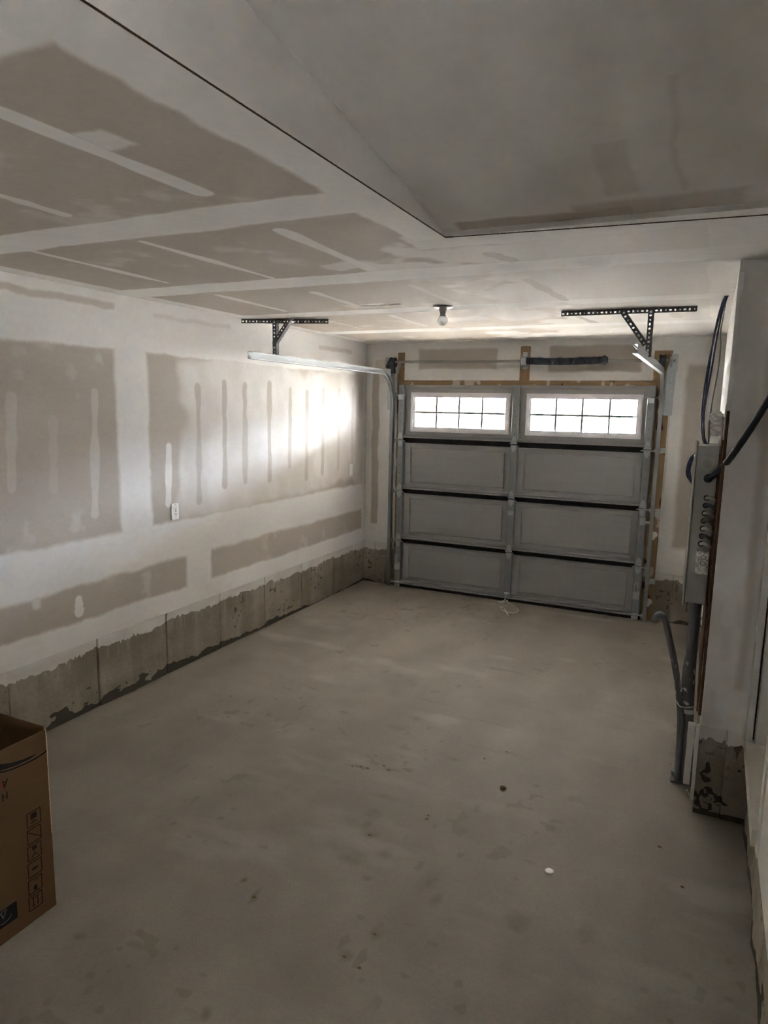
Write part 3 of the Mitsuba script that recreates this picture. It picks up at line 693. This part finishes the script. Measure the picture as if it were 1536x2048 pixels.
# cables from the ceiling down into the panel
CB = [([(3.372, -2.2, H), (3.352, -2.3, 2.49), (3.330, -2.42, 2.33), (3.309, -2.5, 2.12), (3.301, -2.55, 1.92), (3.316, -2.65, 1.80), (3.332, -2.74, 1.755)], .0048, 'm_cable_blue'),
      ([(3.378, -2.2, H), (3.358, -2.3, 2.48), (3.342, -2.40, 2.32), (3.330, -2.48, 2.14), (3.314, -2.56, 1.93), (3.326, -2.68, 1.80), (3.344, -2.76, 1.755)], .0046, 'm_cable_blue'),
      ([(3.366, -2.2, H), (3.348, -2.29, 2.50), (3.330, -2.40, 2.36), (3.320, -2.48, 2.20), (3.312, -2.54, 1.98), (3.308, -2.66, 1.84), (3.336, -2.70, 1.755)], .0044, 'm_cable_blue')]
for (pth, r, m), w in zip(CB, ('left', 'right', 'middle')): solo('blue_cable', tube(pth, r, 10), m, f'{w} one of three blue cables hanging from the ceiling corner into the breaker panel', 'cable', 'blue cables into the panel', smooth=True)
solo('thin_wire', tube([(3.374, -2.2, H), (3.364, -2.26, 2.45), (3.358, -2.36, 2.36), (3.365, -2.44, 2.26), (3.362, -2.5, 2.14), (3.35, -2.56, 2.0), (3.345, -2.6, 1.92), (3.345, -2.675, 1.86), (3.349, -2.70, 1.755)], .0034, 8), 'm_cable_grey', 'thin dark wire looping from the ceiling behind the junction box to the panel', 'wire', smooth=True)
lp = lambda dx, r0: [(3.285 + dx, -2.70, 1.70), (3.278 + dx, -2.74, 1.66), (3.268 + dx, -2.75, 1.61), (3.276 + dx, -2.72, 1.55), (3.289 + dx, -2.69, 1.52)]
for dx, w in ((0, 'middle'), (.008, 'inner'), (-.008, 'outer')): solo('blue_cable_loop', tube([(3.288, -2.58, 1.70), (3.272 + dx, -2.575, 1.675), (3.262 + dx, -2.57, 1.625), (3.266 + dx, -2.575, 1.58), (3.290, -2.585, 1.535)], .0042, 8), 'm_cable_blue', f'{w} of three short blue cable loops bulging past the breaker panel edge', 'cable', 'blue cable loops behind the panel', smooth=True)
solo('feed_cable', tube([(3.362, PY0 + .03, 1.604), (3.364, PY0 - .02, 1.608), (3.405, PY0 - .09, 1.655), (3.445, -3.26, 1.735), (3.505, -3.34, 1.86), (3.555, -3.44, 1.985), (3.592, -3.58, 2.12), (3.612, -3.75, 2.26), (3.616, -3.95, 2.42), (3.612, -4.2, 2.56)], .0145, 14), 'm_feed_cable', 'thick dark cable arcing from the breaker panel up to the right', 'cable', smooth=True)

# conduits
solo('pvc_conduit', tube([(3.358, -2.87, .99), (3.358, -2.87, .7), (3.366, -2.875, .43), (3.383, -2.885, .15), (3.386, -2.89, -.01)], .0265, 18), 'm_pvc_grey', 'thick upright grey conduit from the bottom of the breaker panel to the floor', 'conduit', smooth=True)
cdt = thing('hooked_conduit', 'slim grey conduit with a hooked-over top end leaning from the floor', 'conduit')
obj('pipe', tube([(3.170, -2.87, .835), (3.178, -2.87, .862), (3.196, -2.87, .874), (3.218, -2.87, .855), (3.243, -2.87, .77), (3.268, -2.87, .68), (3.298, -2.875, .56), (3.318, -2.885, .46), (3.335, -2.905, .33), (3.343, -2.915, .15), (3.345, -2.915, -.01)], .0165, 14), 'm_pvc_grey', cdt, smooth=True)
obj('open_end', cyl((3.1694, -2.87, .832), (3.1702, -2.87, .838), .0145, 14), 'm_slot_dark', cdt)
solo('bent_conduit', tube([(3.362, -2.62, .85), (3.352, -2.70, .74), (3.340, -2.77, .58), (3.336, -2.81, .42), (3.338, -2.825, .25), (3.343, -2.835, -.01)], .0165, 14), 'm_pvc_grey', 'dark bent conduit between the hooked conduit and the thick one', 'conduit', smooth=True)
solo('wire_tie', cat([tube([(3.312, -2.905, .425), (3.33, -2.935, .421), (3.372, -2.915, .417), (3.402, -2.88, .416)], .003, 6), lathe([(.0265, -.012), (.031, -.012), (.031, .012), (.0265, .012)], (3.368, -2.876, .385))]), 'm_tie_white', 'thin pale tie and clamp holding the conduits to the wall', 'tie', smooth=40)
solo('floor_sleeve', cat([lathe([(.018, 0), (.028, 0), (.030, .035), (.020, .04), (.018, .04)], (3.343, -2.87, 0)), lathe([(.028, 0), (.042, 0), (.040, .02), (.028, .024)], (3.386, -2.89, 0)), rb(3.31, 3.42, -2.94, -2.80, 0, .010, .004)]), 'm_pvc_grey', 'dark plastic sleeve where the conduits enter the floor', 'sleeve', smooth=40)
solo('wall_strip', rb(3.372, 3.402, -3.10, -3.095, .09, .42, .002), 'm_bare_plaster', 'pale board strip standing behind the conduits below the panel', 'board')
solo('corner_strip', rb(3.408, 3.424, YF - .002, YF + .012, .07, .455, .002), 'm_bare_plaster', 'white plaster corner strip on the edge of the bumped-out concrete', 'corner strip')

# ------------------------------------------------------------------ cardboard box
BX, BY, BT = 1.225, -4.992, .718
cbx = thing('cardboard_box', 'open brown cardboard box with upside-down black printing at the left edge', 'box')
B0, BYN = .62, -5.62
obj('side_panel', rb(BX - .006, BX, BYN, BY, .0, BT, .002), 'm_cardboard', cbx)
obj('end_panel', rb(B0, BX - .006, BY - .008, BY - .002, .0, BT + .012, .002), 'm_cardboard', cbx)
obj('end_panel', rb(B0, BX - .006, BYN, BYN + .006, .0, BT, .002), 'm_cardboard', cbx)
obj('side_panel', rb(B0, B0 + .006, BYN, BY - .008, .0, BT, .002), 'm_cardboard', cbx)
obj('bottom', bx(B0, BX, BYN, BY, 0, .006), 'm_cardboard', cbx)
obj('edge_tear', cat([rb(BX - .012, BX + .0015, BY - .004, BY + .0015, .30, BT + .002, .002)]), 'm_card_edge', cbx, label='pale scuffed corner edge')


def prt(poly, m, name='print'): obj(name, prism(poly, BX, BX + .0008, 'yz'), m, cbx)


def stroke(pts, w): 
    from shapely.geometry import LineString
    return LineString(pts).buffer(w, cap_style=2, join_style=2)


prt(Polygon([(-5.24, .684), (-5.178, .671), (-5.135, .656), (-5.089, .647), (-5.042, .644), (-5.036, .642), (-5.075, .636), (-5.121, .638), (-5.165, .645), (-5.24, .665)]), 'm_print_black', 'swoosh')
prt(stroke(spline([(-5.24, .667), (-5.18, .643), (-5.159, .636), (-5.122, .630), (-5.075, .627), (-5.035, .628), (-5.002, .6335), (-4.994, .636)], 4), .0027), 'm_print_black', 'swoosh')
prt(stroke([(-5.155, .606), (-5.168, .580), (-5.173, .606)], .0022).union(stroke([(-5.159, .598), (-5.172, .598)], .0018)), 'm_print_black', 'letter')
prt(stroke([(-5.161, .531), (-5.161, .560)], .0022).union(stroke([(-5.177, .531), (-5.177, .560)], .0022)).union(stroke([(-5.161, .545), (-5.177, .545)], .0018)), 'm_print_black', 'letter')
prt(Point(-5.183, .598).buffer(.008), 'm_print_red', 'red_mark')
for i in range(6):
    z = .404 - .0655 * i; y = -5.064 - .0028 * i
    fr = sbox(y - .027, z - .027, y + .027, z + .027).buffer(.002); g = fr.difference(fr.buffer(-.003))
    if i == 0: d = unary_union([stroke([(y - .014, z - .014), (y, z - .008), (y + .014, z - .018)], .0015), stroke([(y - .008, z - .018), (y + .008, z - .012)], .0015)]); dk = sbox(y - .012, z - .002, y + .012, z + .021)
    elif i == 1: d = stroke([(y - .026, z + .022), (y + .026, z - .02)], .0015); dk = None
    elif i == 2: d = unary_union([stroke([(y, z + .006), (y, z - .006)], .0015), stroke([(y - .012, z - .018), (y, z - .008), (y + .013, z - .016)], .0015)]); dk = sbox(y - .009, z + .008, y + .009, z + .022)
    elif i == 3: d = None; dk = affinity.scale(Point(y, z).buffer(.006), 2.3, .75)
    elif i == 4: d = stroke([(y - .004, z + .018), (y + .012, z + .018)], .001); dk = affinity.scale(Point(y, z - .012).buffer(.0075), 1, 1.35).union(sbox(y - .0065, z - .022, y + .0065, z - .012))
    else: d = unary_union([stroke([(y - s, z + .016), (y - s, z - .012)], .0014) for s in (.009, -.009)] + [Polygon([(y - s - .005, z - .010), (y - s + .005, z - .010), (y - s, z - .019)]) for s in (.009, -.009)] + [stroke([(y - .018, z + .018), (y + .018, z + .018)], .0012)]); dk = None
    prt(g if d is None else g.union(d), 'm_print_brown', 'handling_icon')
    if dk is not None: prt(dk, 'm_print_black', 'icon_mark')
prt(sbox(-5.26, .063, -5.153, .130), 'm_print_black', 'logo_patch')
arc = [(-5.204 + .029 * math.cos(a), .101 + .0235 * math.sin(a)) for a in np.linspace(.35 * math.pi, 1.9 * math.pi, 30)]
obj('logo_mark', prism(unary_union([stroke(arc, .0011), stroke([(-5.216, .121), (-5.208, .10), (-5.196, .118)], .0016)]), BX + .0008, BX + .0014, 'yz'), 'm_print_grey', cbx)

# ------------------------------------------------------------------ small litter on the floor
solo('plastic_disc', lathe([(0, 0), (.017, 0), (.018, .002), (.015, .005), (0, .006)], (2.893, -3.936, .0005)), 'm_cap_white', 'small round white plastic disc on the concrete floor', 'cap', smooth=40)


def lump(x, y, r, h, seed):
    m = trimesh.creation.icosphere(2, 1.0); v = np.array(m.vertices); v *= (1 + .5 * (meshkit.noise(v * 1.7 + seed * 7, seed) - .5))[:, None]
    v = v * [r, r * .7, h] + [x, y, h * .75]; return trimesh.Trimesh(v, m.faces, process=False)


solo('pebble', lump(2.544, -3.405, .017, .009, 1), 'm_pebble_brown', 'brown chip lying alone on the floor, right of centre', 'chip', smooth=40)
solo('screw', cat([cyl((3.395, -3.01, .012), (3.412, -3.045, .004), .003, 8), cyl((3.393, -3.006, .013), (3.395, -3.01, .012), .006, 8)]), 'm_tie_white', 'small bent screw on the floor in front of the conduits', 'screw')
CR = [(1.822, -3.408), (1.907, -3.485), (1.76, -3.57), (1.80, -3.55), (1.84, -3.548), (2.37, -3.16), (2.29, -3.80), (2.295, -3.83), (3.403, -3.787), (1.95, -3.515), (2.11, -4.06), (1.88, -4.62), (1.79, -4.56), (2.34, -4.72), (2.39, -4.58), (2.41, -4.74), (3.30, -3.55), (2.46, -3.03), (.80, -3.40), (.62, -3.15)]
for i, (x, y) in enumerate(CR):
    solo('crumb', lump(x, y, .006 + .004 * rng.random(), .003, i + 3), 'm_pebble_brown', 'tiny dark crumb of debris on the concrete floor', 'debris', 'dark crumbs scattered over the floor')

# ------------------------------------------------------------------ outside
struct('driveway', bx(-7, 9, .03, 9.0, -.12, -.02), 'm_driveway'); struct('street', bx(-90, 130, 9.0, 160, -.16, -.04), 'm_driveway')
struct('added_overhang', cat([bx(-22, 28, .2, 5.0, 3.02, 3.2), bx(-22, 28, .2, 5.0, 3.2, 6.5)]), 'm_siding', 'added unseen upper storey, sized to block the higher sky')  # added out of view; depth and width shaped to cut off high sky light

def house(name, label, x0, x1, wall, h, group=None, detail=True):
    t = thing(name, label, 'house', group); y0 = 26.0; obj('wall', bx(x0, x1, y0, y0 + 9, -.04, h), wall, t)
    obj('roof', prism(Polygon([(y0 - .4, h), (y0 + 9.4, h), (y0 + 4.5, h + .5)]), x0 - .05, x1 + .05, 'yz'), 'm_roof_dark', t)
    if detail:
        for u in (.2, .5, .8):
            x = x0 + u * (x1 - x0); k = obj('window', cat([prism(sbox(x - .55, .9, x + .55, 2.4).difference(sbox(x - .47, .98, x + .47, 2.32)), y0 - .07, y0 + .03, 'xz'), bx(x - .03, x + .03, y0 - .06, y0, .98, 2.32)]), 'm_frame_white', t)
            obj('pane', bx(x - .47, x + .47, y0 - .03, y0 + .01, .98, 2.32), 'm_dark_glass', k)


house('brick_house', 'red brick house across the street, seen through the left window strip', -18, -9.3, 'm_brick', 4.4)
house('siding_house', 'pale siding house across the street, right of the brick house', -8.9, -2.4, 'm_siding', 4.5)
house('siding_house', 'pale siding house across the street, seen through the right window strip', -2.0, 6.5, 'm_siding', 4.4)
for i in range(9): house('added_row_house', 'unseen plain house added along the street to bound the low sky', 7 + 9 * i, 15.6 + 9 * i, 'm_siding', 4.35 + .15 * (i % 3), 'unseen houses added along the street', False)  # out-of-view houses added to screen the low sky light
for i in range(3): house('added_row_house', 'unseen plain house added along the street to bound the low sky', -45 + 9 * i, -36.4 + 9 * i, 'm_siding', 4.35 + .15 * (i % 2), 'unseen houses added along the street', False)
car = thing('parked_car', 'grey-blue car parked across the street, seen through the window strip', 'car'); cx, cy = -4.4, 17.6
side = Polygon([(-2.2, .35), (2.15, .35), (2.25, .75), (2.1, .98), (1.25, 1.08), (.55, 1.68), (-1.45, 1.72), (-2.1, 1.12), (-2.28, .8)]).buffer(-.1).buffer(.1)
for s in (-1.38, 1.36): side = side.difference(Point(s, .34).buffer(.38))
obj('body', move(prism(side, -.88, .88, 'xz'), trimesh.transformations.translation_matrix([cx, cy, -.04])), 'm_car_paint', car)
glz = Polygon([(1.05, 1.10), (.5, 1.58), (-1.35, 1.60), (-1.85, 1.12)])
obj('window', move(prism(glz.difference(sbox(-.5, 1, -.42, 2)), -.885, .885, 'xz'), trimesh.transformations.translation_matrix([cx, cy, -.04])), 'm_dark_glass', car)
for s in (-1.38, 1.36):
    for w in (-.78, .78): obj('wheel', lathe([(0, -.1), (.2, -.1), (.32, -.09), (.34, -.05), (.34, .05), (.32, .09), (.2, .1), (0, .1)], (cx + s, cy + w, .30), 'y'), 'm_tyre', car, smooth=40)
leaf = []
for i in range(420):
    d = rng.normal(size=3); d /= np.linalg.norm(d); p = np.array([-2.95, 11.5, .78]) + d * [.75, .5, .72] * (.5 + .5 * rng.random()); a, b = rng.normal(size=(2, 3)) * .06
    leaf.append(np.array([p - a, p + b, p + a, p - b]))
lv = np.vstack(leaf); lf = np.arange(len(lv)).reshape(-1, 4)
sh = thing('shrub', 'small green shrub by the driveway, seen through the left window strip', 'shrub')
obj('foliage', (lv, lf), mat('leaf2', {'type': 'twosided', 'bsdf': {'type': 'ref', 'id': 'm_leaf_green'}}), sh); labels[sh + '__foliage'] = {'kind': 'stuff'}
obj('stem', cyl((-2.95, 11.5, -.02), (-2.95, 11.5, .7), .03, 8), 'm_dark_wood', sh)
ps = thing('street_post', 'thin grey street post with a box, seen through the right window strip', 'post')
obj('pole', cyl((-1.35, 15, -.04), (-1.35, 15, 4.2), .06, 10), 'm_pole_grey', ps); obj('meter_box', rb(-1.3, -1.0, 14.9, 15.1, 1.9, 2.2, .02), 'm_pole_grey', ps)
